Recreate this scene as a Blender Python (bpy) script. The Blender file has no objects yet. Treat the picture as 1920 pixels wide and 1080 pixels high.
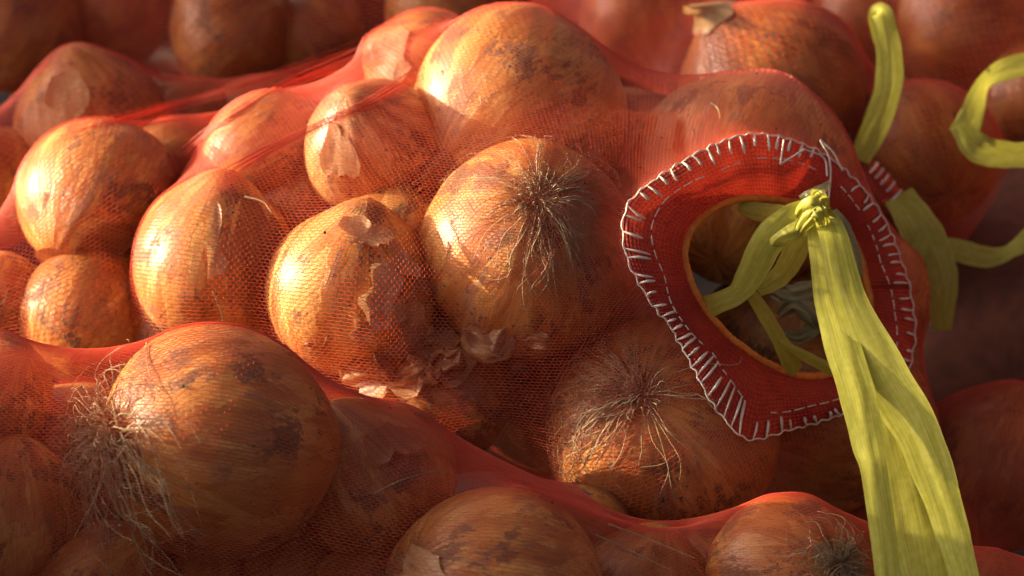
import bpy, math, random
import numpy as np
from mathutils import Vector, Matrix, Quaternion

rng = random.Random(11)
nrng = np.random.default_rng(5)
scene = bpy.context.scene
COL = scene.collection

# ------------------------------------------------------------------ camera
PITCH = math.radians(20)
DIST = 1.30                       # metres from the lens to the middle of the sacks
K = 0.0002                        # metres per photograph pixel at that distance
RIGHT = np.array([1.0, 0.0, 0.0])
UP = np.array([0.0, math.sin(PITCH), math.cos(PITCH)])
FWD = np.array([0.0, math.cos(PITCH), -math.sin(PITCH)])
CAMPOS = -FWD * DIST
cam_data = bpy.data.cameras.new('camera')
cam = bpy.data.objects.new('camera', cam_data)
COL.objects.link(cam)
cam.location = CAMPOS
cam.rotation_euler = (math.pi / 2 - PITCH, 0, 0)
cam_data.sensor_width = 36
cam_data.lens = 36 * DIST / (1920 * K)
cam_data.clip_start = 0.05
cam_data.clip_end = 500
cam_data.dof.use_dof = True
cam_data.dof.focus_distance = DIST - 0.06
cam_data.dof.aperture_fstop = 9.0
scene.camera = cam

# ------------------------------------------------------------------ light
to_sun = -0.95 * RIGHT + 0.28 * UP + 0.10 * FWD
to_sun = to_sun / np.linalg.norm(to_sun)
SUN_EL = math.asin(to_sun[2])
SUN_AZ = math.atan2(to_sun[0], to_sun[1])
world = bpy.data.worlds.new('World')
scene.world = world
world.use_nodes = True
wn = world.node_tree
sky = wn.nodes.new('ShaderNodeTexSky')
sky.sky_type = 'NISHITA'
sky.sun_disc = False
sky.sun_elevation = SUN_EL
sky.sun_rotation = SUN_AZ
sky.air_density = 0.15
sky.dust_density = 8.0
sky.ozone_density = 0.0
wn.links.new(sky.outputs[0], wn.nodes['Background'].inputs[0])
wn.nodes['Background'].inputs[1].default_value = 0.15
sun_data = bpy.data.lights.new('sun', 'SUN')
sun_data.energy = 5.0
sun_data.angle = math.radians(0.6)
sun_data.color = (1.0, 0.82, 0.52)
sun = bpy.data.objects.new('sun', sun_data)
COL.objects.link(sun)
sun.rotation_euler = Vector(to_sun).to_track_quat('Z', 'Y').to_euler()
scene.view_settings.view_transform = 'Standard'
scene.view_settings.look = 'None'
scene.view_settings.gamma = 1.0
scene.view_settings.exposure = 1.35
scene.render.engine = 'CYCLES'
scene.cycles.max_bounces = 6
scene.cycles.diffuse_bounces = 3
scene.cycles.transmission_bounces = 4
scene.cycles.use_denoising = True


# ------------------------------------------------------------------ helpers
def W(px, py, d=0.0):
    """photograph pixel and depth (cm, away from the lens) -> world point"""
    d = d * 0.01
    s = K * (DIST + d) / DIST
    return RIGHT * ((px - 960) * s) + UP * ((540 - py) * s) + FWD * d


def to_px(P):
    v = P - CAMPOS
    z = v @ FWD
    s = K * z / DIST
    return 960 + (v @ RIGHT) / s, 540 - (v @ UP) / s, (z - DIST) * 100


def cdir(r, u, t):
    """direction from (right, up, toward the lens)"""
    v = r * RIGHT + u * UP - t * FWD
    return v / np.linalg.norm(v)


def mesh_np(name, V, quads=None, tris=None, smooth=True, uv=None):
    me = bpy.data.meshes.new(name)
    V = np.asarray(V, dtype=np.float32)
    me.vertices.add(len(V))
    me.vertices.foreach_set('co', V.ravel())
    loops, starts, n = [], [], 0
    if quads is not None and len(quads):
        q = np.asarray(quads, dtype=np.int32)
        loops.append(q.ravel()); starts.append(np.arange(len(q)) * 4); n = len(q) * 4
    if tris is not None and len(tris):
        t = np.asarray(tris, dtype=np.int32)
        loops.append(t.ravel()); starts.append(n + np.arange(len(t)) * 3)
    L = np.concatenate(loops).astype(np.int32); S = np.concatenate(starts).astype(np.int32)
    me.loops.add(len(L)); me.loops.foreach_set('vertex_index', L)
    me.polygons.add(len(S)); me.polygons.foreach_set('loop_start', S)
    if uv is not None:
        lay = me.uv_layers.new(name='UVMap')
        lay.data.foreach_set('uv', np.asarray(uv, dtype=np.float32)[L].ravel())
    me.update(calc_edges=True)
    if smooth:
        me.polygons.foreach_set('use_smooth', np.ones(len(S), dtype=bool))
    me.validate()
    return me


def link(name, me, mat=None, parent=None, keep=False):
    o = bpy.data.objects.new(name, me)
    COL.objects.link(o)
    if mat is not None and me is not None and not me.materials:
        me.materials.append(mat)
    if parent is not None:
        o.parent = parent
        if keep:                                    # geometry given in world space
            o.matrix_parent_inverse = parent_world(parent).inverted()
    return o


def parent_world(p):
    m = p.matrix_basis.copy()
    if p.parent is not None:
        m = parent_world(p.parent) @ p.matrix_parent_inverse @ m
    return m


def tag(o, label=None, cat=None, group=None, kind=None):
    if label: o['label'] = label
    if cat: o['category'] = cat
    if group: o['group'] = group
    if kind: o['kind'] = kind
    return o


def tubes(lines, radii, sides=4):
    """many polylines -> one tube mesh (V, quads); radii: list of arrays"""
    VV, QQ, base = [], [], 0
    for P, R in zip(lines, radii):
        P = np.asarray(P, float); n = len(P)
        T = np.gradient(P, axis=0); T /= np.linalg.norm(T, axis=1)[:, None] + 1e-12
        ref = np.array([0.31, 0.52, 0.79])
        A = np.cross(T, ref); A /= np.linalg.norm(A, axis=1)[:, None] + 1e-9
        B = np.cross(T, A)
        ang = np.arange(sides) / sides * 2 * math.pi
        R = np.broadcast_to(np.asarray(R, float), (n,))
        ring = P[:, None, :] + R[:, None, None] * (A[:, None, :] * np.cos(ang)[None, :, None] + B[:, None, :] * np.sin(ang)[None, :, None])
        VV.append(ring.reshape(-1, 3))
        i = np.arange(n - 1)[:, None] * sides; k = np.arange(sides)[None, :]; k2 = (k + 1) % sides
        QQ.append(np.stack([i + k, i + k2, i + sides + k2, i + sides + k], -1).reshape(-1, 4) + base)
        base += n * sides
    return np.concatenate(VV), np.concatenate(QQ)


def spline(pts, n):
    """Catmull-Rom through pts, n samples"""
    P = np.asarray(pts, float)
    P = np.vstack([2 * P[0] - P[1], P, 2 * P[-1] - P[-2]])
    m = len(P) - 3
    t = np.linspace(0, m, n); i = np.clip(t.astype(int), 0, m - 1); f = (t - i)[:, None]
    a, b, c, d = P[i], P[i + 1], P[i + 2], P[i + 3]
    return 0.5 * (2 * b + (c - a) * f + (2 * a - 5 * b + 4 * c - d) * f ** 2 + (3 * b - a - 3 * c + d) * f ** 3)


# ------------------------------------------------------------------ materials
class N:
    def __init__(self, name):
        self.m = bpy.data.materials.new(name); self.m.use_nodes = True
        self.t = self.m.node_tree; self.b = self.t.nodes['Principled BSDF']
        self.out = self.t.nodes['Material Output']

    def n(self, kind, **kw):
        o = self.t.nodes.new(kind)
        for k, v in kw.items(): setattr(o, k, v)
        return o

    def l(self, a, b): self.t.links.new(a, b)

    def math(self, op, a, b=None, c=None, clamp=False):
        o = self.n('ShaderNodeMath', operation=op, use_clamp=clamp)
        for i, v in enumerate((a, b, c)):
            if v is None: continue
            if isinstance(v, (int, float)): o.inputs[i].default_value = v
            else: self.l(v, o.inputs[i])
        return o.outputs[0]

    def vmath(self, op, a, b=None):
        o = self.n('ShaderNodeVectorMath', operation=op)
        for i, v in enumerate((a, b)):
            if v is None: continue
            if isinstance(v, (tuple, list)): o.inputs[i].default_value = v
            else: self.l(v, o.inputs[i])
        return o.outputs[0]

    def scale(self, a, s):
        o = self.n('ShaderNodeVectorMath', operation='SCALE'); self.l(a, o.inputs[0])
        if isinstance(s, (int, float)): o.inputs['Scale'].default_value = s
        else: self.l(s, o.inputs['Scale'])
        return o.outputs[0]

    def noise(self, vec, scale, detail=4, rough=0.55, dist=0.0):
        o = self.n('ShaderNodeTexNoise'); o.inputs['Scale'].default_value = scale
        o.inputs['Detail'].default_value = detail; o.inputs['Roughness'].default_value = rough
        o.inputs['Distortion'].default_value = dist
        self.l(vec, o.inputs['Vector']); return o.outputs[0]

    def ramp(self, f, *stops):
        o = self.n('ShaderNodeValToRGB'); e = o.color_ramp.elements
        while len(e) < len(stops): e.new(0.5)
        for k, (p, c) in enumerate(stops):
            e[k].position = p
            e[k].color = (c, c, c, 1) if isinstance(c, (int, float)) else (*c, 1)
        self.l(f, o.inputs[0]); return o.outputs[0]

    def mix(self, f, a, b, mode='MIX'):
        o = self.n('ShaderNodeMix', data_type='RGBA', blend_type=mode)
        for sock, v in ((o.inputs[0], f), (o.inputs[6], a), (o.inputs[7], b)):
            if isinstance(v, (int, float)): sock.default_value = v
            elif isinstance(v, (tuple, list)): sock.default_value = (*v, 1)
            else: self.l(v, sock)
        return o.outputs[2]

    def bump(self, h, strength, dist, prev=None):
        o = self.n('ShaderNodeBump'); o.inputs['Strength'].default_value = strength
        o.inputs['Distance'].default_value = dist; self.l(h, o.inputs['Height'])
        if prev is not None: self.l(prev, o.inputs['Normal'])
        return o.outputs[0]


def onion_material():
    s = N('onion_skin')
    tc = s.n('ShaderNodeTexCoord'); oi = s.n('ShaderNodeObjectInfo')
    P = tc.outputs['Object']
    off = s.scale(s.vmath('ADD', (0, 0, 0), (1, 1.7, 2.3)), s.math('MULTIPLY', oi.outputs['Random'], 40.0))
    sep = s.n('ShaderNodeSeparateXYZ'); s.l(P, sep.inputs[0])
    xy = s.n('ShaderNodeCombineXYZ'); s.l(sep.outputs[0], xy.inputs[0]); s.l(sep.outputs[1], xy.inputs[1])
    mer = s.vmath('NORMALIZE', xy.outputs[0])
    zz = s.n('ShaderNodeCombineXYZ'); s.l(s.math('MULTIPLY', sep.outputs[2], 0.16), zz.inputs[2])
    # slight wander of the veins
    wob = s.noise(s.vmath('ADD', P, off), 1.3, 2)
    wv = s.n('ShaderNodeCombineXYZ'); s.l(s.math('MULTIPLY', wob, 0.16), wv.inputs[0]); s.l(s.math('MULTIPLY', wob, -0.1), wv.inputs[1])
    mv = s.vmath('ADD', s.vmath('ADD', s.vmath('ADD', mer, zz.outputs[0]), wv.outputs[0]), off)
    veins = s.noise(mv, 13.0, 5, 0.65)
    broad = s.noise(mv, 3.0, 4, 0.6)
    PO = s.vmath('ADD', P, off)
    blot = s.noise(PO, 1.7, 5, 0.6, 0.5)
    # patches where the outer skin is gone, with crisp torn edges
    pv = s.vmath('ADD', s.scale(mv, 1.0), s.scale(PO, 0.55))
    peel = s.ramp(s.noise(pv, 1.9, 6, 0.55, 0.4), (0.515, 0.0), (0.535, 1.0))
    peel2 = s.ramp(s.noise(s.vmath('ADD', pv, (7.1, 3.3, 1.2)), 2.3, 7, 0.6, 0.6), (0.60, 0.0), (0.615, 1.0))
    base = s.ramp(broad, (0.28, (0.36, 0.115, 0.022)), (0.5, (0.52, 0.200, 0.042)), (0.74, (0.66, 0.310, 0.080)))
    inner = s.ramp(broad, (0.3, (0.56, 0.225, 0.042)), (0.7, (0.76, 0.42, 0.12)))
    col = s.mix(peel, base, inner)
    papery = s.ramp(veins, (0.3, (0.27, 0.125, 0.055)), (0.7, (0.50, 0.285, 0.14)))
    col = s.mix(s.math('MULTIPLY', peel2, 0.8), col, papery)
    fine_v = s.noise(mv, 34.0, 4, 0.7)
    col = s.mix(0.55, col, s.ramp(fine_v, (0.40, 0.55), (0.50, 1.0)), 'MULTIPLY')
    vdark = s.ramp(veins, (0.38, 0.60), (0.52, 1.0))
    col = s.mix(0.45, col, vdark, 'MULTIPLY')
    col = s.mix(s.math('MULTIPLY', s.ramp(blot, (0.35, 1.0), (0.55, 0.0)), 0.35), col, (0.27, 0.075, 0.016))
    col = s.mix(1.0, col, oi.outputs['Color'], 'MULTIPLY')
    # dried soil: ragged dark smears and small specks
    d1 = s.noise(s.vmath('ADD', PO, (3, 9, 4)), 2.0, 3, 0.5, 0.3)
    d2 = s.noise(s.vmath('ADD', s.vmath('ADD', mv, s.scale(PO, 0.6)), (1, 5, 8)), 8.0, 8, 0.78)
    dirt = s.ramp(s.math('ADD', s.math('MULTIPLY', d1, 0.52), s.math('MULTIPLY', d2, 0.48)), (0.552, 0.0), (0.568, 1.0))
    spk = s.noise(s.vmath('ADD', PO, (5, 1, 3)), 21.0, 3, 0.6)
    spots = s.math('MULTIPLY', s.ramp(spk, (0.635, 0.0), (0.655, 1.0)), s.ramp(d1, (0.40, 0.0), (0.55, 1.0)))
    dm = s.math('MAXIMUM', s.math('MULTIPLY', dirt, 0.78), spots)
    soil = s.ramp(d2, (0.35, (0.045, 0.024, 0.011)), (0.7, (0.16, 0.085, 0.04)))
    col = s.mix(dm, col, soil)
    # fibrous plate round the roots
    s.l(col, s.b.inputs['Base Color'])
    rough = s.math('ADD', s.math('MULTIPLY', veins, 0.25), 0.27)
    rough = s.math('ADD', rough, s.math('MULTIPLY', peel2, 0.18))
    rough = s.math('ADD', rough, s.math('MULTIPLY', dm, 0.35))
    s.l(rough, s.b.inputs['Roughness'])
    s.b.inputs['Specular IOR Level'].default_value = 0.45
    s.b.inputs['Subsurface Weight'].default_value = 0.0
    h = s.math('ADD', s.math('MULTIPLY', veins, 0.5), s.math('MULTIPLY', peel, -0.35))
    h = s.math('ADD', h, s.math('MULTIPLY', peel2, 0.45))
    h = s.math('ADD', h, s.math('MULTIPLY', dm, 0.25))
    s.l(s.bump(h, 0.32, 0.0010), s.b.inputs['Normal'])
    return s.m


def net_material():
    s = N('red_net_thread')
    oi = s.n('ShaderNodeObjectInfo')
    geo = s.n('ShaderNodeNewGeometry')
    nz = s.noise(geo.outputs['Position'], 40.0, 3)
    col = s.ramp(nz, (0.35, (0.76, 0.105, 0.050)), (0.65, (0.87, 0.175, 0.095)))
    s.l(col, s.b.inputs['Base Color'])
    s.b.inputs['Roughness'].default_value = 0.38
    s.b.inputs['Specular IOR Level'].default_value = 0.5
    tr = s.n('ShaderNodeBsdfTranslucent'); s.l(col, tr.inputs[0])
    mx = s.n('ShaderNodeMixShader'); mx.inputs[0].default_value = 0.45
    s.l(s.b.outputs[0], mx.inputs[1]); s.l(tr.outputs[0], mx.inputs[2])
    s.l(mx.outputs[0], s.out.inputs[0])
    return s.m


def hem_material():
    s = N('red_hem_weave')
    uv = s.n('ShaderNodeUVMap'); sep = s.n('ShaderNodeSeparateXYZ'); s.l(uv.outputs[0], sep.inputs[0])
    wx = s.math('SINE', s.math('MULTIPLY', sep.outputs[0], 2 * math.pi * 210))
    wy = s.math('SINE', s.math('MULTIPLY', sep.outputs[1], 2 * math.pi * 17))
    w = s.math('ADD', s.math('MULTIPLY', wx, 0.5), s.math('MULTIPLY', wy, 0.5))
    geo = s.n('ShaderNodeNewGeometry')
    big = s.noise(geo.outputs['Position'], 70.0, 4)
    c = s.ramp(big, (0.3, (0.52, 0.030, 0.014)), (0.7, (0.76, 0.075, 0.028)))
    c = s.mix(s.math('MULTIPLY', s.math('ADD', w, 1.0), 0.30), c, (0.30, 0.016, 0.008))
    s.l(c, s.b.inputs['Base Color']); s.b.inputs['Roughness'].default_value = 0.7
    s.l(s.bump(w, 0.9, 0.0005), s.b.inputs['Normal'])
    tr = s.n('ShaderNodeBsdfTranslucent'); s.l(c, tr.inputs[0])
    mx = s.n('ShaderNodeMixShader'); mx.inputs[0].default_value = 0.25
    s.l(s.b.outputs[0], mx.inputs[1]); s.l(tr.outputs[0], mx.inputs[2]); s.l(mx.outputs[0], s.out.inputs[0])
    return s.m


def simple(name, c0, c1, scale=60.0, rough=0.6, bump=0.3, bd=0.0005, transl=0.0, spec=0.4):
    s = N(name); geo = s.n('ShaderNodeNewGeometry')
    nz = s.noise(geo.outputs['Position'], scale, 5, 0.6)
    c = s.ramp(nz, (0.32, c0), (0.68, c1)); s.l(c, s.b.inputs['Base Color'])
    s.b.inputs['Roughness'].default_value = rough; s.b.inputs['Specular IOR Level'].default_value = spec
    if bump: s.l(s.bump(nz, bump, bd), s.b.inputs['Normal'])
    if transl:
        tr = s.n('ShaderNodeBsdfTranslucent'); s.l(c, tr.inputs[0])
        mx = s.n('ShaderNodeMixShader'); mx.inputs[0].default_value = transl
        s.l(s.b.outputs[0], mx.inputs[1]); s.l(tr.outputs[0], mx.inputs[2]); s.l(mx.outputs[0], s.out.inputs[0])
    return s.m


def fibre_material(name, stops, rough, transl, across=26.0, along=1.2, spec=0.5):
    """raffia / papery skin: fine streaks along V of the UV map"""
    s = N(name)
    uv = s.n('ShaderNodeUVMap'); oi = s.n('ShaderNodeObjectInfo')
    mp = s.n('ShaderNodeMapping'); mp.inputs['Scale'].default_value = (across, along, 1); s.l(uv.outputs[0], mp.inputs[0])
    v = s.vmath('ADD', mp.outputs[0], s.scale(s.vmath('ADD', (0, 0, 0), (1, 1, 1)), s.math('MULTIPLY', oi.outputs['Random'], 30.0)))
    st = s.noise(v, 1.0, 5, 0.65)
    mp2 = s.n('ShaderNodeMapping'); mp2.inputs['Scale'].default_value = (3, 3, 1); s.l(uv.outputs[0], mp2.inputs[0])
    bl = s.noise(mp2.outputs[0], 2.0, 4)
    f = s.math('ADD', s.math('MULTIPLY', st, 0.7), s.math('MULTIPLY', bl, 0.3))
    c = s.ramp(f, *stops); s.l(c, s.b.inputs['Base Color'])
    s.b.inputs['Roughness'].default_value = rough; s.b.inputs['Specular IOR Level'].default_value = spec
    s.l(s.bump(st, 0.2, 0.0003), s.b.inputs['Normal'])
    tr = s.n('ShaderNodeBsdfTranslucent'); s.l(c, tr.inputs[0])
    mx = s.n('ShaderNodeMixShader'); mx.inputs[0].default_value = transl
    s.l(s.b.outputs[0], mx.inputs[1]); s.l(tr.outputs[0], mx.inputs[2]); s.l(mx.outputs[0], s.out.inputs[0])
    return s.m


M_ONION = onion_material()
M_NET = net_material()
M_HEM = hem_material()
M_PIPE = simple('orange_hem_edge', (0.60, 0.13, 0.014), (0.78, 0.26, 0.03), 300, 0.6, 0.4, 0.0003)
M_STITCH = simple('white_stitch_thread', (0.56, 0.48, 0.37), (0.76, 0.69, 0.57), 400, 0.6, 0.3, 0.0002)
M_ROOT = simple('dry_root', (0.24, 0.135, 0.06), (0.52, 0.36, 0.20), 140, 0.75, 0.0, 0, 0.1)
M_RAFFIA = fibre_material('yellow_green_raffia', ((0.3, (0.31, 0.29, 0.025)), (0.5, (0.47, 0.45, 0.060)), (0.72, (0.64, 0.62, 0.19))), 0.5, 0.4, 34, 0.7, spec=0.35)
M_PAPER = fibre_material('papery_onion_skin', ((0.3, (0.27, 0.11, 0.035)), (0.45, (0.50, 0.27, 0.11)), (0.6, (0.62, 0.38, 0.18)), (0.72, (0.76, 0.54, 0.32))), 0.45, 0.25, 14, 2.0)
M_HUSK = fibre_material('brown_onion_husk', ((0.3, (0.16, 0.06, 0.02)), (0.5, (0.34, 0.14, 0.045)), (0.72, (0.50, 0.24, 0.09))), 0.5, 0.2, 18, 1.0)
M_LEAF = fibre_material('grey_green_dry_leaf', ((0.3, (0.13, 0.115, 0.05)), (0.5, (0.26, 0.235, 0.11)), (0.72, (0.46, 0.42, 0.24))), 0.6, 0.2, 14, 1.0)
M_SOIL = simple('soil_crumb', (0.03, 0.018, 0.01), (0.09, 0.055, 0.03), 300, 0.9, 0.5, 0.001)
M_GROUND = simple('asphalt', (0.030, 0.022, 0.016), (0.055, 0.042, 0.032), 60, 0.9, 0.6, 0.004)

# ------------------------------------------------------------------ ground
gz = -0.150
g = link('ground', mesh_np('ground', [(-40, -40, gz), (40, -40, gz), (40, 40, gz), (-40, 40, gz)], [(0, 1, 2, 3)]), M_GROUND)
tag(g, kind='structure')

# ------------------------------------------------------------------ onions
NL, NP = 56, 40


def prof(phi, neck=0.16, wneck=0.36):
    return 1 + neck * np.exp(-(phi / wneck) ** 2) - 0.05 * np.exp(-((math.pi - phi) / 0.22) ** 2)


def onion_radius(k, phi, lam):
    r = np.random.default_rng(100 + k)
    R = prof(phi) * np.ones_like(lam)
    for m in range(1, 5):
        a, b, c = r.normal(0, 0.013 / m ** 0.5, 3); ph = r.uniform(0, 6.28, 2)
        R = R + np.sin(phi) * (a * np.cos(m * lam + ph[0]) + b * np.cos(m * lam + ph[1] + 1.5 * phi))
    for m in (7, 11, 17):
        R = R + 0.0030 * np.sin(phi) ** 0.5 * np.cos(m * lam + r.uniform(0, 6.28) + 0.3 * phi)
    return R


def onion_mesh(k):
    phi = np.linspace(0.001, math.pi - 0.001, NP)[:, None]
    lam = np.linspace(0, 2 * math.pi, NL, endpoint=False)[None, :]
    R = onion_radius(k, phi, lam)
    x = R * np.sin(phi) * np.cos(lam); y = R * np.sin(phi) * np.sin(lam); z = R * np.cos(phi)
    V = np.stack([x, y, z], -1).reshape(-1, 3)
    i = np.arange(NP - 1)[:, None] * NL; j = np.arange(NL)[None, :]; j2 = (j + 1) % NL
    Q = np.stack([i + j, i + NL + j, i + NL + j2, i + j2], -1).reshape(-1, 4)
    cap0 = [tuple(range(NL))]
    me = mesh_np('onion', V, Q, [(0, a, a + 1) for a in range(1, NL - 1)] +
                 [((NP - 1) * NL, (NP - 1) * NL + a + 1, (NP - 1) * NL + a) for a in range(1, NL - 1)])
    me.materials.append(M_ONION)
    return me


ONION_MESH = [onion_mesh(k) for k in range(6)]


def neck_mesh(seed, length=0.5, bend=0.25):
    r = np.random.default_rng(seed); n, m = 12, 16
    t = np.linspace(0, 1, n)[:, None]; lam = np.linspace(0, 2 * math.pi, m, endpoint=False)[None, :]
    rad = (0.20 * (1 - t) ** 1.6 + 0.055) * (1 + 0.22 * np.cos(3 * lam + 4 * t + seed) * t ** 0.5 + 0.12 * np.cos(5 * lam - 3 * t))
    rad = rad * (1 + 0.35 * t ** 4 * np.cos(2 * lam + seed))
    ba = r.uniform(0, 6.28)
    x = rad * np.cos(lam) + bend * t ** 2 * math.cos(ba); y = rad * np.sin(lam) + bend * t ** 2 * math.sin(ba)
    z = 1.10 + t * length * (1 + 0.12 * t * np.cos(4 * lam + seed)) + 0 * lam
    V = np.stack([x, y, z], -1).reshape(-1, 3)
    UV = np.stack([np.broadcast_to(lam / 6.28, (n, m)), np.broadcast_to(t, (n, m))], -1).reshape(-1, 2)
    i = np.arange(n - 1)[:, None] * m; j = np.arange(m)[None, :]; j2 = (j + 1) % m
    Q = np.stack([i + j, i + j2, i + m + j2, i + m + j], -1).reshape(-1, 4)
    return mesh_np('neck', V, Q, uv=UV)


def root_mesh(seed, count, length, flat, fan, spread, scale, down=None, curl=1.0):
    """roots from the base plate (-Z) that trail over the skin, squeezed by the net.
    fan: local direction they are combed to; flat 0..1"""
    r = np.random.default_rng(seed)
    fan = np.array(fan, float); fan[2] = 0
    fa = math.atan2(fan[1], fan[0])
    lines, rads = [], []
    for q in range(count):
        az = fa + r.normal(0, spread) if r.random() > 0.22 else r.uniform(0, 6.28)
        L = length * r.uniform(0.25, 1.15) ** 1.2; n = int(r.integers(10, 17))
        stub = q % 3 == 0
        if stub: az = r.uniform(0, 6.28); L = r.uniform(.08, .22)
        hump = (1 - flat) * r.uniform(0.1, 0.75) + (r.uniform(0.004, 0.035) if flat > .9 else r.uniform(0.015, 0.08))
        a0 = r.uniform(0, 0.17); wig = r.normal(0, 0.5, 3) * curl; ph = r.uniform(0, 6.28, 3)
        P = []
        for k in range(n):
            t = k / (n - 1)
            th = a0 + L * t * (1 - (1 - flat) * 0.35)
            a = az + 0.55 * wig[0] * math.sin(3.0 * t + ph[0]) * (t + .15) + 0.42 * wig[1] * math.sin(8 * t + ph[1]) * t + .2 * wig[2] * math.sin(15 * t + ph[2]) * t
            h = hump * math.sin(min(1.0, t * 1.15) * math.pi) ** 0.8 if flat > 0.5 else hump * (t ** 0.6) * (1 + 0.3 * math.sin(5 * t + ph[2]))
            R = float(prof(math.pi - th)) + 0.012 + h + 0.02 * math.sin(9 * t + ph[2]) * (t > 0.1)
            v = np.array([R * math.sin(th) * math.cos(a), R * math.sin(th) * math.sin(a), -R * math.cos(th)])
            if down is not None: v = v + np.array(down) * (t ** 2) * 0.45 * L
            P.append(v)
        P = spline(P, n + 4)
        lines.append(P)
        w = r.uniform(0.6, 1.35) * 0.00014 / scale
        rads.append(w * np.linspace(1.3, 0.45, len(P)))
    V, Q = tubes(lines, rads, 4)
    return mesh_np('root_tuft', V, Q)


def flake_mesh(seed, centre, size, lift, aspect=1.0, curl=0.5, var=0):
    """papery piece of outer skin lying on the unit onion round `centre` direction"""
    r = np.random.default_rng(seed); n = 18
    c = np.array(centre, float); c /= np.linalg.norm(c)
    z = np.array([0, 0, 1.0]); u = np.cross(z, c); u /= np.linalg.norm(u) + 1e-9; v = np.cross(c, u)
    ph = r.uniform(0, 6.28, 6)
    V, UV = [], []
    m = 26
    for i in range(n):
        rr = i / (n - 1)
        for j in range(m):
            a = j / m * 6.28318
            rag = 1 + 0.28 * math.sin(2 * a + ph[0]) + 0.17 * math.sin(3 * a + ph[1]) + 0.13 * math.sin(5 * a + ph[2]) + 0.05 * math.sin(17 * a + ph[3]) + 0.05 * math.sin(11 * a + ph[2])
            e = rr * size * rag
            s, t = e * math.cos(a) * aspect, e * math.sin(a)
            d = c + u * s + v * t; d /= np.linalg.norm(d)
            phi = math.acos(max(-1, min(1, d[2])))
            h = 0.010 + lift * rr ** 2.2 * (0.35 + curl * (0.5 + 0.5 * math.sin(a * 1.0 + ph[4]))) + 0.010 * math.sin(9 * s + ph[5]) * rr + 0.005 * math.sin(17 * s + 5 * t)
            V.append(d * (float(onion_radius(var, phi, math.atan2(d[1], d[0]))) + h)); UV.append((0.5 + s, 0.5 + t))
    Q = []
    for i in range(n - 1):
        for j in range(m):
            j2 = (j + 1) % m
            Q.append((i * m + j, i * m + j2, (i + 1) * m + j2, (i + 1) * m + j))
    return mesh_np('loose_skin', V, Q, uv=UV)


class Onion: pass


ONIONS = {}


def onion(key, px, py, rpx, d, label, neck=(0.2, 1, 0.1), squash=0.9, tint=(1, 1, 1), group=None, var=None, has_neck=False, roll=None):
    o = Onion()
    c = W(px, py, d)
    r = rpx * K * (DIST + d * 0.01) / DIST
    ax = Vector(cdir(*neck))
    q = ax.to_track_quat('Z', 'Y')
    q = q @ Quaternion((0, 0, 1), roll if roll is not None else rng.uniform(0, 6.28))
    sc = Vector((r, r, r * squash))
    me = ONION_MESH[(len(ONIONS) if var is None else var) % 6]
    ob = link('onion', me)
    ob.location = c; ob.rotation_mode = 'QUATERNION'; ob.rotation_quaternion = q; ob.scale = sc
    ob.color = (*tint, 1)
    tag(ob, label, 'onion', group)
    o.ob, o.c, o.r = ob, c, r
    o.M = Matrix.LocRotScale(Vector(c), q, sc)
    o.Rm = np.array(q.to_matrix()); o.sc = np.array(sc)
    o.bumps = []
    o.var = (len(ONIONS) if var is None else var) % 6
    ONIONS[key] = o
    if has_neck:
        link('neck', neck_mesh(len(ONIONS) * 3 + 1), M_HUSK, ob)
    return o


def local_dir(o, v):
    """world direction -> onion local (unit space)"""
    return (o.Rm.T @ np.asarray(v)) / o.sc * o.r


def roots(key, seed, count, length, flat, fan_cam, spread, down=0.0, curl=1.0, thick=1.0):
    o = ONIONS[key]
    fan = local_dir(o, cdir(*fan_cam))
    dn = None
    if down: dn = local_dir(o, np.array([0, 0, -1.0])) * down
    me = root_mesh(seed, count, length, flat, fan, spread, o.r / thick, dn, curl)
    o.bumps.append((np.array([0, 0, -1.0]), 0.45, 0.03 + 0.16 * (1 - flat)))
    return link('root_tuft', me, M_ROOT, o.ob)


def flake(key, seed, dirc, size, lift, aspect=1.0, mat=None, curl=0.5):
    o = ONIONS[key]
    c = local_dir(o, cdir(*dirc)); c = c / np.linalg.norm(c)
    o.bumps.append((c, size * max(1, aspect) * 1.15, 0.035 + lift * 0.75))
    return link('loose_skin', flake_mesh(seed, local_dir(o, cdir(*dirc)), size, lift, aspect, curl, o.var), mat or M_PAPER, o.ob)


G_MAIN = 'onions in the tied sack in the middle'
G_FRONT = 'onions in the front sack'
G_LEFT = 'onions in the sack at the left'
G_BACK = 'onions in the blurred sacks behind'

# --- sack in the middle
MAIN = []
def om(key, *a, **k): MAIN.append(key); return onion(key, *a, group=G_MAIN, **k)
om('A', 975, 215, 205, 5.0, 'large topmost onion of the middle sack with a bright yellow glint on its left', neck=(-.66, -.52, .55), squash=.96, has_neck=True, roll=1.1, var=0)
om('B', 998, 465, 208, 0.0, 'onion in the centre with a flat whorl of dry roots facing out', neck=(-.05, -.46, -.88), squash=.95, var=1, roll=.4)
om('C', 1238, 812, 220, -0.8, 'soil-smeared onion below the stitched opening with roots trailing left', neck=(.22, -.45, -.88), squash=.80, tint=(.92, .86, .8), var=2)
om('D', 1395, 335, 212, 4.4, 'onion behind the upper rim of the stitched opening', neck=(.3, .8, -.4), squash=.92, tint=(.95, .9, .85), var=3)
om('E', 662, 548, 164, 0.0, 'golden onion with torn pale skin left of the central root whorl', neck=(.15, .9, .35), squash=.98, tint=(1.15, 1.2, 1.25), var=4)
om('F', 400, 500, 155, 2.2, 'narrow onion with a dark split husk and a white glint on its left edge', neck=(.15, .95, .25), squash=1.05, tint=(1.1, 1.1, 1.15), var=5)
om('G', 702, 280, 134, 3.4, 'small pinkish onion under the net left of the topmost onion', neck=(-.3, .6, .6), squash=.95, tint=(1.0, .95, 1.25), var=1)
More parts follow.
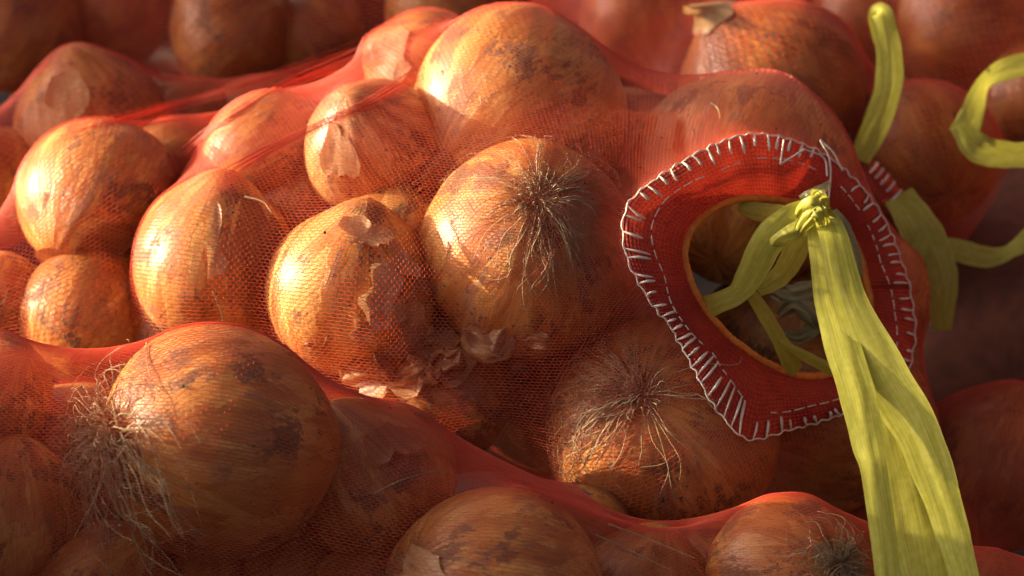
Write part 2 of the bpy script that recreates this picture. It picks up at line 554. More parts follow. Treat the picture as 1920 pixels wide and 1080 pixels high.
om('G2', 748, 462, 136, 3.0, 'dull brown onion tucked between the golden onion and the root whorl onion', neck=(.1, .9, -.2), squash=1.05, tint=(1, .95, .9), var=2)
om('H', 500, 285, 112, 5.2, 'onion with a dark band lying under the ridge of the net at upper left', neck=(-.85, -.5, .3), squash=1.15, tint=(.95, .85, .8), var=3)
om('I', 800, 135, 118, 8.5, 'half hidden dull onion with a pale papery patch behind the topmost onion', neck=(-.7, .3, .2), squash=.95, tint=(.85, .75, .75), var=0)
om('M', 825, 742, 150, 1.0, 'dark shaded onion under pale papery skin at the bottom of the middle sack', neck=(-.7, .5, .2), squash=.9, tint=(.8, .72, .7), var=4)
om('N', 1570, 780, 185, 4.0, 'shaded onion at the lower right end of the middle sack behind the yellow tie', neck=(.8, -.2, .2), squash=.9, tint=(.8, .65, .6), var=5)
om('O1', 1455, 645, 150, 6.5, 'tan onion seen deep inside the stitched opening', neck=(.35, .85, .45), squash=.9, tint=(.95, 1.05, 1.15), var=0)
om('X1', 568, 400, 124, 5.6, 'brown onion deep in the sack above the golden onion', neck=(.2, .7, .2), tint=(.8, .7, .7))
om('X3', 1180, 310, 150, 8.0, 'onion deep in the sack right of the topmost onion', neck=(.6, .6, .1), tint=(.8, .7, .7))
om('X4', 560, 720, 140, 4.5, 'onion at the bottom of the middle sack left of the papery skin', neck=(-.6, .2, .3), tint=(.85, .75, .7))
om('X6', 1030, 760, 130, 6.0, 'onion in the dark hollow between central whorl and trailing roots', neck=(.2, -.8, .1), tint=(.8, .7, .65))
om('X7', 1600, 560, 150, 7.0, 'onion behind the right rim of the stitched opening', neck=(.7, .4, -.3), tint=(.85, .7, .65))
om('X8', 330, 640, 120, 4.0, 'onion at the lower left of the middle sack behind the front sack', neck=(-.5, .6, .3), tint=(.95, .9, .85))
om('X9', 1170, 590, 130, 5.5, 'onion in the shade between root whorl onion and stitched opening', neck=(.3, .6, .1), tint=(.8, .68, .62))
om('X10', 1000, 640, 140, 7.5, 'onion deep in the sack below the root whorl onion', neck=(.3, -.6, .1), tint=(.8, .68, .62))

roots('B', 3, 330, 1.30, .94, (.85, -.35, 0), .75, curl=.7)
roots('C', 5, 260, 1.15, .88, (-1, .25, .1), .6, curl=.7, thick=1.3)
flake('E', 21, (.38, -.05, .93), .30, .14, 1.0)
flake('E', 22, (.15, .62, .77), .22, .16, 1.0)
flake('E', 27, (.62, -.45, .62), .30, .14, 1.2)
flake('E', 45, (.55, .35, .75), .2, .12, .8)
flake('E', 46, (.2, -.4, .9), .16, .08, 1.3)
flake('F', 23, (.55, .05, .80), .70, .10, .75, M_HUSK)
flake('F', 38, (.12, .25, .95), .40, .10, .35, M_PAPER)
flake('G', 24, (-.45, -.1, .85), .45, .05, .5)
flake('I', 25, (-.6, .1, .8), .5, .06, .9)
flake('M', 26, (-.45, .55, .75), .62, .18, 1.3)
flake('M', 29, (.15, .75, .65), .48, .22, 1.3)
flake('A', 39, (.15, -.2, .95), .30, .04, .8, M_HUSK)
flake('A', 28, (.50, -.35, .75), .20, .10, 1.0)
flake('D', 37, (-.75, .25, .6), .26, .12, 1.0, M_HUSK)

# --- sack in front
FRONT = []
def of(key, *a, **k): FRONT.append(key); return onion(key, *a, group=G_FRONT, **k)
of('P', 408, 828, 226, -8.0, 'large onion of the front sack with a shaggy root tuft at its left', neck=(.84, -.10, -.53), squash=.98, tint=(.98, .9, .85), var=3)
of('Q', 922, 1118, 212, -9.0, 'onion cut off by the lower edge with a pale worn patch at its left', neck=(.7, -.3, -.5), squash=.95, tint=(1, .95, .9), var=0)
of('R', 1488, 1110, 178, -6.5, 'onion with a root whorl at the lower edge left of the hanging yellow tie', neck=(-.45, -.38, -.8), squash=.95, tint=(.95, .85, .8), var=5)
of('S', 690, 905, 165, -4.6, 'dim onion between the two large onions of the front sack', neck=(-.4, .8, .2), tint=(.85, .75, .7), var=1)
of('T', 20, 965, 150, -6.5, 'orange onion at the lower left corner behind the shaggy roots', neck=(.1, .9, .2), tint=(1, .9, .8), var=2)
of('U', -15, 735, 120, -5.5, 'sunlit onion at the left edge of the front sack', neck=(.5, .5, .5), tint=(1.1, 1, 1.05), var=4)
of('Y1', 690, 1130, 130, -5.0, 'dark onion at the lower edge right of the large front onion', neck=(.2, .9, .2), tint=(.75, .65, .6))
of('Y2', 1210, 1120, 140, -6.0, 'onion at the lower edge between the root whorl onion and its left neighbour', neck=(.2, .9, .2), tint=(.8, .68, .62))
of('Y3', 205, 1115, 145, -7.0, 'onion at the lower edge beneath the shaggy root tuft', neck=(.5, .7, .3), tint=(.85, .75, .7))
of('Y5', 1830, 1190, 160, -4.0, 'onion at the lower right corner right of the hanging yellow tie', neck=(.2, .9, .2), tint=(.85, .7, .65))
of('Y6', -235, 850, 190, -8.5, 'unseen onion added at the far left end of the front sack to shade it', neck=(-.5, .5, .3))  # added out of view to keep sun off the large front onion
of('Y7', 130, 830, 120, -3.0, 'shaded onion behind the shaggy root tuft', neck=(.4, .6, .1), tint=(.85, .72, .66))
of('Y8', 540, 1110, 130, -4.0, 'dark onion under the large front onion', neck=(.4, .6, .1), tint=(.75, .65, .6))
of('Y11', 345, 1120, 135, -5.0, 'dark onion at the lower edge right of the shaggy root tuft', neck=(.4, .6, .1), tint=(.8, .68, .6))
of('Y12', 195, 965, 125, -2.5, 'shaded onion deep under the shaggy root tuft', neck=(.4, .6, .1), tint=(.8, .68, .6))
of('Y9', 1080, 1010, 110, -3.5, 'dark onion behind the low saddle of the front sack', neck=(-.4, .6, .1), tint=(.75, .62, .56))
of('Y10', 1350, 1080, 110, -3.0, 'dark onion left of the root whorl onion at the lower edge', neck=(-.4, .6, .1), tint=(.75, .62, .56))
roots('P', 7, 300, 1.0, .5, (-.3, -1, .3), 1.5, down=.9, thick=1.35)
roots('R', 9, 200, .6, .90, (.3, -.8, .2), 1.6)
roots('T', 12, 45, .9, .5, (.4, .6, .5), 1.6, down=.3)
roots('U', 13, 60, .9, .6, (.4, -.5, .6), 1.6)
flake('Q', 31, (-.62, .2, .75), .30, .03, 1.0)
flake('S', 48, (.3, .5, .8), .30, .12, 1.0, M_HUSK)

# --- sack at the left
LEFTB = []
def ol(key, *a, **k): LEFTB.append(key); return onion(key, *a, group=G_LEFT, **k)
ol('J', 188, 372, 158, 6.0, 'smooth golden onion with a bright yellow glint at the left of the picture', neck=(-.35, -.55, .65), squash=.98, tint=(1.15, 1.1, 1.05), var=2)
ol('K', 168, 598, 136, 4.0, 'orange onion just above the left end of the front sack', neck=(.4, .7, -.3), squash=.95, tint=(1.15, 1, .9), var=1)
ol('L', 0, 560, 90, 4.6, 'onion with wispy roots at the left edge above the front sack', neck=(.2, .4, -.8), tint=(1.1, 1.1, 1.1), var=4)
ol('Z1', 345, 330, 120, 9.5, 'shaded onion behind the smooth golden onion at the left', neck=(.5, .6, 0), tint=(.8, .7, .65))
flake('J', 35, (-.1, -.72, .66), .50, .12, 1.2, M_HUSK)
roots('L', 15, 90, 1.1, .6, (.2, .6, .6), 1.6)

# --- blurred sacks behind
BL, BT, BR, BD = [], [], [], []
def ob_(lst, key, *a, **k): lst.append(key); return onion(key, *a, group=G_BACK, **k)
ob_(BL, 'V', 170, 232, 148, 13.5, 'onion with a grey torn husk in the sack behind at upper left', neck=(-.2, .9, .3), tint=(.95, .85, .8), var=5)
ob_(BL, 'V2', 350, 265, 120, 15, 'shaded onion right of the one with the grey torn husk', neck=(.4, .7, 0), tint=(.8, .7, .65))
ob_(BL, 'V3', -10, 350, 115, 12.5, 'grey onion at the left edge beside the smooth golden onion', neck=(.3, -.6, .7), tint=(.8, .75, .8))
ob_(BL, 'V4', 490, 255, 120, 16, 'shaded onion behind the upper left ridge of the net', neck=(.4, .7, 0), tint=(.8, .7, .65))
flake('V', 41, (-.3, .05, .9), .55, .1, .8, M_PAPER)
for i, (x, y, r, d, s) in enumerate([
        (35, 55, 125, 23, 'onion in the upper left corner of the picture'),
        (215, 25, 110, 25, 'second blurred onion from the upper left corner'),
        (430, 62, 122, 22, 'blurred orange onion at the top above the left ridge of the net'),
        (590, 70, 100, 23, 'blurred shaded onion at the top next to the pale papery patch'),
        (600, -60, 110, 27, 'blurred onion cut off by the top edge left of the topmost onion'),
        (840, 20, 125, 22, 'blurred onion just above left of the topmost onion'),
        (330, -70, 110, 27, 'blurred onion cut off by the top edge at the left'),
        (1000, -50, 125, 24, 'blurred onion cut off by the top edge above the topmost onion')]):
    ob_(BT, 'BT%d' % i, x, y, r, d, s, neck=(rng.uniform(-1, 1), rng.uniform(.2, 1), rng.uniform(-.6, .4)), tint=(.78, .66, .55))  # tint darkened: the background's shade is put into the skin colour
for i, (x, y, r, d, s, tn) in enumerate([
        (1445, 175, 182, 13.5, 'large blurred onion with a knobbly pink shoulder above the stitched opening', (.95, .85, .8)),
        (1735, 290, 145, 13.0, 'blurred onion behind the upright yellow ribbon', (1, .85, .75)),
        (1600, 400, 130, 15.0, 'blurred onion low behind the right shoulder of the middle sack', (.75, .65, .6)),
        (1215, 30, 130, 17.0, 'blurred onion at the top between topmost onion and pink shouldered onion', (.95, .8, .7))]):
    ob_(BR, 'BR%d' % i, x, y, r, d, s, neck=(-.6, .75, .3) if i == 0 else (rng.uniform(-1, 1), rng.uniform(.2, 1), rng.uniform(-.6, .2)), tint=tuple(.8 * v for v in tn))  # factor dims the skin colour to stand in for shade
for k_, key in enumerate(('BR0', 'BR1', 'BT2', 'BT5', 'BD0', 'BD3')) :
    if key in ONIONS: link('neck', neck_mesh(77 + k_, .35), M_PAPER, ONIONS[key].ob)
for i, (x, y, r, d, s) in enumerate([
        (1800, 50, 140, 22, 'blurred onion in the upper right corner'),
        (1640, 40, 130, 24, 'blurred onion at the top behind the upright yellow ribbon'),
        (1450, -50, 130, 26, 'blurred onion cut off by the top edge above the pink shouldered onion'),
        (1950, 190, 130, 20, 'dark onion at the right edge inside the yellow ribbon loop'),
        (1860, 330, 120, 22, 'dark onion low behind the yellow ribbon loop'),
        (1300, -70, 130, 27, 'blurred onion cut off by the top edge right of the topmost onion')]):
    ob_(BD, 'BD%d' % i, x, y, r, d, s, neck=(rng.uniform(-1, 1), rng.uniform(.2, 1), rng.uniform(-.6, .4)), tint=(.66, .52, .45))  # darkest tint, painting the dim far corner into the colour
LOWR = []
for i, (x, y, r, d, s) in enumerate([
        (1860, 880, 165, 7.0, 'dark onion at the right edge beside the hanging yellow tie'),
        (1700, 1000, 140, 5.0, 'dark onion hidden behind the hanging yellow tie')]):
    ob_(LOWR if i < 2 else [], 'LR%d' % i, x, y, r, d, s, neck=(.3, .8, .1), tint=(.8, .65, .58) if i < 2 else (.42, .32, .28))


# ------------------------------------------------------------------ net bags
def push_out(P, keys, clear):
    for k in keys:
        o = ONIONS[k]
        D = P - o.c
        rmax = o.r * 1.25 + clear
        near = np.where((D * D).sum(-1) < rmax * rmax)
        if len(near[0]) == 0: continue
        q = (D[near] @ o.Rm) / o.sc
        n = np.linalg.norm(q, axis=-1) + 1e-9
        phi = np.arccos(np.clip(q[:, 2] / n, -1, 1))
        lim = onion_radius(o.var, phi, np.arctan2(q[:, 1], q[:, 0])) + 0.004 + clear / o.r
        for bc, bs, bh in o.bumps:
            an = np.arccos(np.clip((q @ bc) / n, -1, 1))
            lim = lim + bh * np.clip((1.5 - an / bs) * 2, 0, 1) ** 1.5
        ins = n < lim
        if not ins.any(): continue
        f = np.where(ins, lim / n, 1.0)[:, None]
        P[near] = o.c + ((q * f) * o.sc) @ o.Rm.T
    return P


def push_balls(P, balls, clear=0.0):
    for c, r in balls:
        D = P - c; n = np.linalg.norm(D, axis=-1)
        ins = n < r
        if ins.any():
            P[ins] = c + D[ins] / n[ins][:, None] * r
    return P


def relax(P, keys, fixed_rows, iters, clear, balls=(), grav=0.0):
    P = P.copy()
    """soap-film tension over the onions; grid [row, theta(closed), 3]"""
    F = P[list(fixed_rows)].copy()
    for it in range(iters):
        avg = np.zeros_like(P)
        avg[1:-1] = 0.25 * (P[2:] + P[:-2] + np.roll(P, 1, 1)[1:-1] + np.roll(P, -1, 1)[1:-1])
        Q = P.copy()
        Q[1:-1] = P[1:-1] + 0.9 * (avg[1:-1] - P[1:-1])
        Q[1:-1, :, 2] -= grav
        Q = push_out(Q, keys, clear)
        if balls: Q = push_balls(Q, balls)
        Q[list(fixed_rows)] = F
        P = Q
    return P


def resample(P, ns, nt):
    s, t = P.shape[:2]
    x = np.linspace(0, s - 1, ns); i = np.clip(x.astype(int), 0, s - 2); f = (x - i)[:, None, None]
    P = P[i] * (1 - f) + P[i + 1] * f
    y = np.arange(nt) / nt * t; j = y.astype(int) % t; j2 = (j + 1) % t; g_ = (y - np.floor(y))[None, :, None]
    return P[:, j] * (1 - g_) + P[:, j2] * g_


def even_rows(P, ns):
    """respace rows evenly along each meridian"""
    seg = np.linalg.norm(np.diff(P, axis=0), axis=2).mean(1)
    a = np.concatenate([[0], np.cumsum(seg)])
    x = np.interp(np.linspace(0, a[-1], ns), a, np.arange(len(a)))
    i = np.clip(x.astype(int), 0, len(a) - 2); f = (x - i)[:, None, None]
    return P[i] * (1 - f) + P[i + 1] * f


def net_mesh(P, r_thread, r_link, flip=1, view_min=-0.40, box=(-260, 2180, -170, 1260)):
    """knitted net: threads along the rows of P, staggered links across"""
    ns, nt = P.shape[:2]
    Ts = np.gradient(P, axis=0); Tt = np.roll(P, -1, 1) - np.roll(P, 1, 1)
    Nn = np.cross(Ts, Tt) * flip; Nn /= np.linalg.norm(Nn, axis=2)[:, :, None] + 1e-12
    view = CAMPOS - P; view /= np.linalg.norm(view, axis=2)[:, :, None]
    facing = (Nn * view).sum(2)
    x, y, d = to_px(P)
    keep = (facing > view_min) & (x > box[0]) & (x < box[1]) & (y > box[2]) & (y < box[3])
    # knit: pull every thread to and fro towards the neighbour it is linked with
    I = np.arange(ns)[:, None]; J = np.arange(nt)[None, :]
    sgn = np.where((I + J) % 2 == 0, 1.0, -1.0)
    C = P + Tt * 0.5 * 0.14 * sgn[:, :, None] + nrng.normal(0, 0.00004, P.shape)
    Ts = np.gradient(C, axis=0); Ts /= np.linalg.norm(Ts, axis=2)[:, :, None] + 1e-12
    B = np.cross(Ts, Nn); B /= np.linalg.norm(B, axis=2)[:, :, None] + 1e-12
    V = []
    for a in (0, 2 * math.pi / 3, 4 * math.pi / 3):
        V.append(C + r_thread * (Nn * math.cos(a) + B * math.sin(a) * 1.25))
    V = np.stack(V, 2)                        # ns, nt, 3, 3
    idx = (I * nt + J)
    kk = keep[:-1] & keep[1:]
    a = idx[:-1][kk] * 3; b = idx[1:][kk] * 3
    Q = [np.stack([a + k, a + (k + 1) % 3, b + (k + 1) % 3, b + k], -1) for k in range(3)]
    Vf = V.reshape(-1, 3)
    # links
    lk = keep & np.roll(keep, -1, 1) & ((I + J) % 2 == 0)
    A = C[lk]; Bp = np.roll(C, -1, 1)[lk]; nn = Nn[lk]
    t = Bp - A; t /= np.linalg.norm(t, axis=1)[:, None] + 1e-12
    s = np.cross(t, nn)
    LV = []
    for E in (A, Bp):
        for an in (0, 2 * math.pi / 3, 4 * math.pi / 3):
            LV.append(E + r_link * (nn * math.cos(an) + s * math.sin(an) * 1.2))
    LV = np.stack(LV, 1).reshape(-1, 3)
    base = len(Vf) + np.arange(len(A)) * 6
    Q += [np.stack([base + k, base + (k + 1) % 3, base + 3 + (k + 1) % 3, base + 3 + k], -1) for k in range(3)]
    Q = np.concatenate(Q)
    Va = np.concatenate([Vf, LV])
    used = np.unique(Q); mp = np.zeros(len(Va), dtype=np.int64); mp[used] = np.arange(len(used))
    return mesh_np('net', Va[used], mp[Q])


def outward(g_):
    Ts = np.gradient(g_, axis=0); Tt = np.roll(g_, -1, 1) - np.roll(g_, 1, 1)
    return float(np.sign((np.cross(Ts, Tt) * (g_ - g_.mean((0, 1)))).sum()))


def report_pitch(name, g_):
    x, y, d = to_px(g_)
    m = (x > 0) & (x < 1920) & (y > 0) & (y < 1080)
    a = np.linalg.norm(np.roll(g_, -1, 1) - g_, axis=2)[m]; b = np.linalg.norm(np.diff(g_, axis=0), axis=2)[m[1:]]
    print('PITCH', name, np.percentile(a, (10, 50, 90)) / K, np.percentile(b, (10, 50, 90)) / K)


def bag_empty(label, keys, group='red net sacks of onions'):
    c = np.mean([ONIONS[k].c for k in keys], axis=0)
    z = min(ONIONS[k].c[2] - ONIONS[k].r for k in keys)
    e = link('onion_sack', None); e.empty_display_size = 0.05
    e.location = (c[0], c[1], z)
    tag(e, label, 'sack', group)
    return e


# ---- middle sack: its net runs out from the stitched mouth
CX, CY = 1452, 535


def loop_radius(pts, n):
    a = np.array([math.atan2(-(y - CY), x - CX) for x, y in pts]) % (2 * math.pi)
    r = np.array([math.hypot(x - CX, y - CY) for x, y in pts])
    o = np.argsort(a); a, r = a[o], r[o]
    a = np.concatenate([a - 2 * math.pi, a, a + 2 * math.pi]); r = np.tile(r, 3)
    th = np.arange(n) / n * 2 * math.pi
    rr = np.interp(th, a, r)
    for _ in range(max(2, n // 40)): rr = 0.25 * np.roll(rr, 1) + 0.5 * rr + 0.25 * np.roll(rr, -1)
    return th, rr


OUTER = [(1419, 250), (1466, 258), (1549, 292), (1600, 335), (1650, 400), (1685, 480), (1708, 560), (1716, 620), (1705, 690), (1680, 725),
         (1632, 754), (1555, 783), (1472, 806), (1425, 824), (1395, 826), (1368, 797), (1336, 757), (1312, 712), (1291, 671), (1259, 611),
         (1211, 552), (1190, 516), (1173, 475), (1166, 433), (1170, 398), (1184, 371), (1223, 342), (1276, 306), (1318, 282), (1371, 259)]
INNER = [(1401, 300), (1448, 296), (1510, 310), (1560, 335), (1597, 374), (1626, 422), (1650, 493), (1677, 588), (1681, 659), (1640, 715), (1579, 745),
         (1520, 760), (1460, 774), (1419, 771), (1395, 748), (1371, 712), (1336, 659), (1282, 605), (1259, 570), (1247, 516), (1223, 457),
         (1220, 425), (1244, 377), (1282, 350), (1348, 322)]
OPENING = [(1472, 378), (1425, 373), (1377, 375), (1330, 398), (1294, 433), (1282, 475), (1291, 516), (1312, 564), (1348, 611), (1395, 653), (1448, 686),
           (1502, 706), (1543, 706), (1576, 694), (1618, 650), (1632, 590), (1622, 520), (1598, 450), (1555, 398), (1510, 382)]


def ring_depth(x, y):
    return -1.0 + 0.0118 * (x - 1452) - 0.0020 * (y - 535) + 0.000012 * np.maximum(0, x - 1500) ** 2


NR = 240
th, r_o = loop_radius(OUTER, NR)
_, r_i = loop_radius(INNER, NR)
_, r_h = loop_radius(OPENING, NR)


def ring_pts(rr, dz=0.0, obstacles=True):
    x = CX + rr * np.cos(th); y = CY - rr * np.sin(th)
    d = ring_depth(x, y) + dz
    if obstacles:
        for i in range(len(d)):
            for _ in range(120):
                p = W(x[i], y[i], d[i])[None, :]
                if np.allclose(push_out(p.copy(), MAIN, 0.0022), p): break
                d[i] -= 0.05
        m = d.copy()
        for _ in range(30): m = np.minimum(0.25 * np.roll(m, 1) + 0.5 * m + 0.25 * np.roll(m, -1), d)
        d = m
    return np.array([W(a, b, c) for a, b, c in zip(x, y, d)]), d


P_OUT, d_o = ring_pts(r_o)

CEN = W(880, 470, 4.5)
AX = np.array([0.180, 0.118, 0.110])
BAS = np.stack([RIGHT, UP, FWD])


def to_unit(P): return ((P - CEN) @ BAS.T) / AX
def from_unit(U): return (U * AX) @ BAS + CEN


NS0, NT0 = 70, 120
ring0 = P_OUT[::NR // NT0]
u = to_unit(ring0); un = u / np.linalg.norm(u, axis=1)[:, None]
pole = un.mean(0); pole /= np.linalg.norm(pole)
ridge_main = [(W(425 + 350 * t, 325 - 160 * t, -.9 + 2.0 * t), .0022) for t in np.linspace(0, 1, 24)]
balls_main = []
grid = np.zeros((NS0, NT0, 3))
tgt = to_unit(W(330, 470, 8.0)[None])[0]; tgt /= np.linalg.norm(tgt)
for i in range(NS0):
    t = i / (NS0 - 1)
    for j in range(NT0):
        az = un[j] - pole * (un[j] @ pole); az /= np.linalg.norm(az)
        al0 = math.acos(np.clip(un[j] @ pole, -1, 1))
        al = al0 + (math.pi - 0.05 - al0) * t
        dv = pole * math.cos(al) + az * math.sin(al)
        rad = 1.25 * (1 - math.exp(-t * 12)) + np.linalg.norm(u[j]) * math.exp(-t * 12)
        grid[i, j] = from_unit(dv * rad)
grid[0] = ring0
grid[-1] = W(330, 470, 8.5) + 0.02 * (grid[-1] - grid[-1].mean(0)) / (np.abs(grid[-1] - grid[-1].mean(0)).max() + 1e-9)
balls_main = list(ridge_main)
g0 = resample(grid, 36, 60)
g0[0] = ring0[::2]
g0 = relax(g0, MAIN, (0, -1), 500, 0.0012, balls_main)
grid = resample(even_rows(g0, 36), 90, NT0)
grid[0] = ring0
grid = relax(grid, MAIN, (0, -1), 250, 0.0012, balls_main)
grid = even_rows(grid, 90)
grid = relax(grid, MAIN, (0, -1), 60, 0.0012, balls_main)
fine = even_rows(resample(grid, 150, 220), 240)
fine = resample(fine, 240, 376)
fine[0] = resample(P_OUT[None].repeat(2, 0), 2, 376)[0]
fine = relax(fine, MAIN, (0, -1), 25, 0.0005, balls_main)
bag_main = bag_empty('red net sack in the middle with a stitched oval opening and yellow tie', MAIN)
main_grid = fine
report_pitch('main', fine)
me = net_mesh(fine, 0.000105, 0.000075, flip=outward(fine))
link('net', me, M_NET, bag_main, True)

# hem band
prof_rows = []
NB = 13
P_H, d_h = ring_pts(r_h, 1.1, False)
d_h = np.minimum(d_h, np.roll(d_h, 1))
rows = []
for b in range(NB):
    t = b / (NB - 1)
    rr = r_o * (1 - t) + r_h * t
    x = CX + rr * np.cos(th); y = CY - rr * np.sin(th)
    dpl = d_o * (1 - t) + (ring_depth(CX + r_h * np.cos(th), CY - r_h * np.sin(th)) + 0.5) * t
    bulge = 0.55 * math.sin(math.pi * min(1, t * 1.05)) ** 0.8 + 0.10 * np.sin(th * 9 + 2 * t) * math.sin(math.pi * t) + 0.05 * np.sin(th * 23) * math.sin(math.pi * t)
    rows.append(np.array([W(a, b_, c) for a, b_, c in zip(x, y, dpl - bulge - 0.05)]))
# turn the edge inwards behind the opening
for b in range(1, 4):
    rr = r_h + 8 * b
    x = CX + rr * np.cos(th); y = CY - rr * np.sin(th)
    dpl = ring_depth(CX + r_h * np.cos(th), CY - r_h * np.sin(th)) + 0.5 + 0.35 * b
    rows.append(np.array([W(a, b_, c) for a, b_, c in zip(x, y, dpl)]))
Hm = np.stack(rows)
for _ in range(60):                                  # the cloth lies over the onions, never through them
    flat_ = Hm.reshape(-1, 3)
    hit = (np.abs(push_out(flat_.copy(), MAIN, 0.0015) - flat_).max(1) > 1e-7).reshape(Hm.shape[:2])
    hit[NB:] = False; hit[0] = False
    if not hit.any(): break
    Hm[hit] -= FWD * .0004
for _ in range(6):
    m = Hm[1:NB - 1]
    sm = .25 * (Hm[:NB - 2] + Hm[2:NB] + np.roll(m, 1, 1) + np.roll(m, -1, 1))
    dd = ((sm - m) @ FWD)
    Hm[1:NB - 1] += np.minimum(dd, 0)[..., None] * FWD
nb = len(rows)
i = np.arange(nb - 1)[:, None] * NR; j = np.arange(NR)[None, :]; j2 = (j + 1) % NR
Q = np.stack([i + j, i + j2, i + NR + j2, i + NR + j], -1).reshape(-1, 4)
UV = np.stack(np.broadcast_arrays((np.arange(NR) / NR)[None, :], (np.arange(nb) / NB)[:, None]), -1).reshape(-1, 2)
hem = link('hem', mesh_np('hem', Hm.reshape(-1, 3), Q, uv=UV), M_HEM, bag_main, True)
edge = Hm[NB - 1]
edge = np.vstack([edge, edge[:1]])
V, Q = tubes([edge + 0.0002 * np.array([0, 0, 1])], [0.0016 + 0.00015 * np.sin(np.arange(len(edge)) * 2.2)], 8)
link('hem_edge', mesh_np('hem_edge', V, Q), M_PIPE, bag_main, True)


def hem_at(ang, t, lift=0.0012):
    """point on the hem band: ang 0..1 round, t 0 outer .. 1 opening"""
    a = ang * NR; j = int(a) % NR; f = a - math.floor(a); b = t * (NB - 1); k = min(int(b), NB - 2); g2 = b - k
    p = (Hm[k, j] * (1 - f) + Hm[k, (j + 1) % NR] * f) * (1 - g2) + (Hm[k + 1, j] * (1 - f) + Hm[k + 1, (j + 1) % NR] * f) * g2
    return p - FWD * lift


# outer and inner seam threads and the bars between them
arc = [hem_at(a / 400, 0.0) for a in range(401)]
arc = [p + UP * 0.0004 * math.sin(k * 1.1) + RIGHT * 0.0004 * math.cos(k * 0.77) for k, p in enumerate(arc)]
V, Q = tubes([np.array(arc)], [0.00034], 6)
link('seam_thread', mesh_np('seam_thread', V, Q), M_STITCH, hem, True)
tin = (r_o - r_i) / (r_o - r_h)
nst = 74
for k in range(nst):
    a = (k + rng.uniform(-.22, .22)) / nst
    deg = a * 360
    ti = float(np.interp(a * NR, np.arange(NR), tin))
    if 52 < deg < 74: continue                       # the stretch by the knot, sewn by hand
    short = 0.60 + rng.uniform(-.12, .22)
    if deg > 280 and deg < 345: short *= 0.75
    if 195 < deg < 262: short = min(1.0, short * 1.45)
    skew = rng.uniform(-.003, .003)
    p0 = hem_at(a % 1, 0.0); p1 = hem_at((a + skew) % 1, ti * short * 0.5, .0016); p2 = hem_at((a + 1.3 * skew) % 1, ti * short, .0007)
    w = rng.uniform(0.85, 1.2)
    V, Q = tubes([spline([p0, p1, p2], 7)], [np.array([.00026, .00034, .00042, .00050, .00054, .00050, .00025]) * w], 6)
    link('stitch', mesh_np('stitch', V, Q), M_STITCH, hem, True)
for k in range(62):                                  # running stitch along the inner seam: dashes
    a0 = (k + .12 + rng.uniform(-.08, .08)) / 62; a1 = (k + rng.uniform(.62, .9)) / 62
    if 55 < a0 * 360 < 66 or rng.random() < .10: continue
    pts = []
    for q in range(5):
        a = a0 + (a1 - a0) * q / 4
        ti = float(np.interp(a * NR, np.arange(NR), tin))
        pts.append(hem_at(a, ti, .0005 + .0005 * math.sin(math.pi * q / 4)))
    V, Q = tubes([np.array(pts)], [0.00025], 5)
    link('dash_stitch', mesh_np('dash_stitch', V, Q), M_STITCH, hem, True)
for pts in ([(1463, 308), (1470, 262)], [(1463, 308), (1508, 280)], [(1508, 280), (1545, 296), (1551, 330)], [(1538, 262), (1556, 300), (1556, 350), (1549, 400)],
            [(1538, 262), (1562, 285), (1580, 320)]):
    L3 = [W(x, y, float(ring_depth(x, y)) - 1.15) for x, y in pts]
    V, Q = tubes([spline(L3, 10)], [0.00036], 6)
    link('stitch', mesh_np('stitch', V, Q), M_STITCH, hem, True)


# ---- tubular sacks
def tube_bag(label, keys, path, radii, ns0, nt0, ns, nt, r_t, r_l, clear=0.0005, iters=260, balls=(), finer=20, press=(), box=(-260, 2180, -170, 1260), twist=0.0):
    """path: list of (px,py,d) axis points; radii: (across, depth) cm per point"""
    A = spline([W(*p) for p in path], ns0)
    Rr = spline([[a * .01, b * .01, 0] for a, b in radii], ns0)
    g_ = np.zeros((ns0, nt0, 3))
    for i in range(ns0):
        T = A[min(i + 1, ns0 - 1)] - A[max(i - 1, 0)]; T /= np.linalg.norm(T)
        s = np.cross(T, FWD); s /= np.linalg.norm(s); f = np.cross(s, T)
        for j in range(nt0):
            a = j / nt0 * 2 * math.pi
            g_[i, j] = A[i] + s * math.cos(a) * Rr[i, 0] + f * math.sin(a) * Rr[i, 1]
    full = g_
    g_ = resample(full, 32, 36)
    g_ = relax(g_, keys, (0, -1), 500, clear, balls)
    g_ = relax(resample(even_rows(g_, 32), ns0, nt0), keys, (0, -1), iters, clear, list(balls) + list(press))
    g_ = even_rows(g_, ns0)
    fine = even_rows(resample(g_, ns, nt), ns)
    fine = relax(fine, keys, (0, -1), finer, clear, list(balls) + list(press))
    e = bag_empty(label, keys)
    c0 = fine.mean((0, 1))
    Ts = np.gradient(fine, axis=0); Tt = np.roll(fine, -1, 1) - np.roll(fine, 1, 1)
    sg = np.sign((np.cross(Ts, Tt) * (fine - fine.mean(1, keepdims=True))).sum())
    report_pitch(label, fine)
    link('net', net_mesh(fine, r_t, r_l, flip=sg, box=box), M_NET, e, True)
    return e, fine


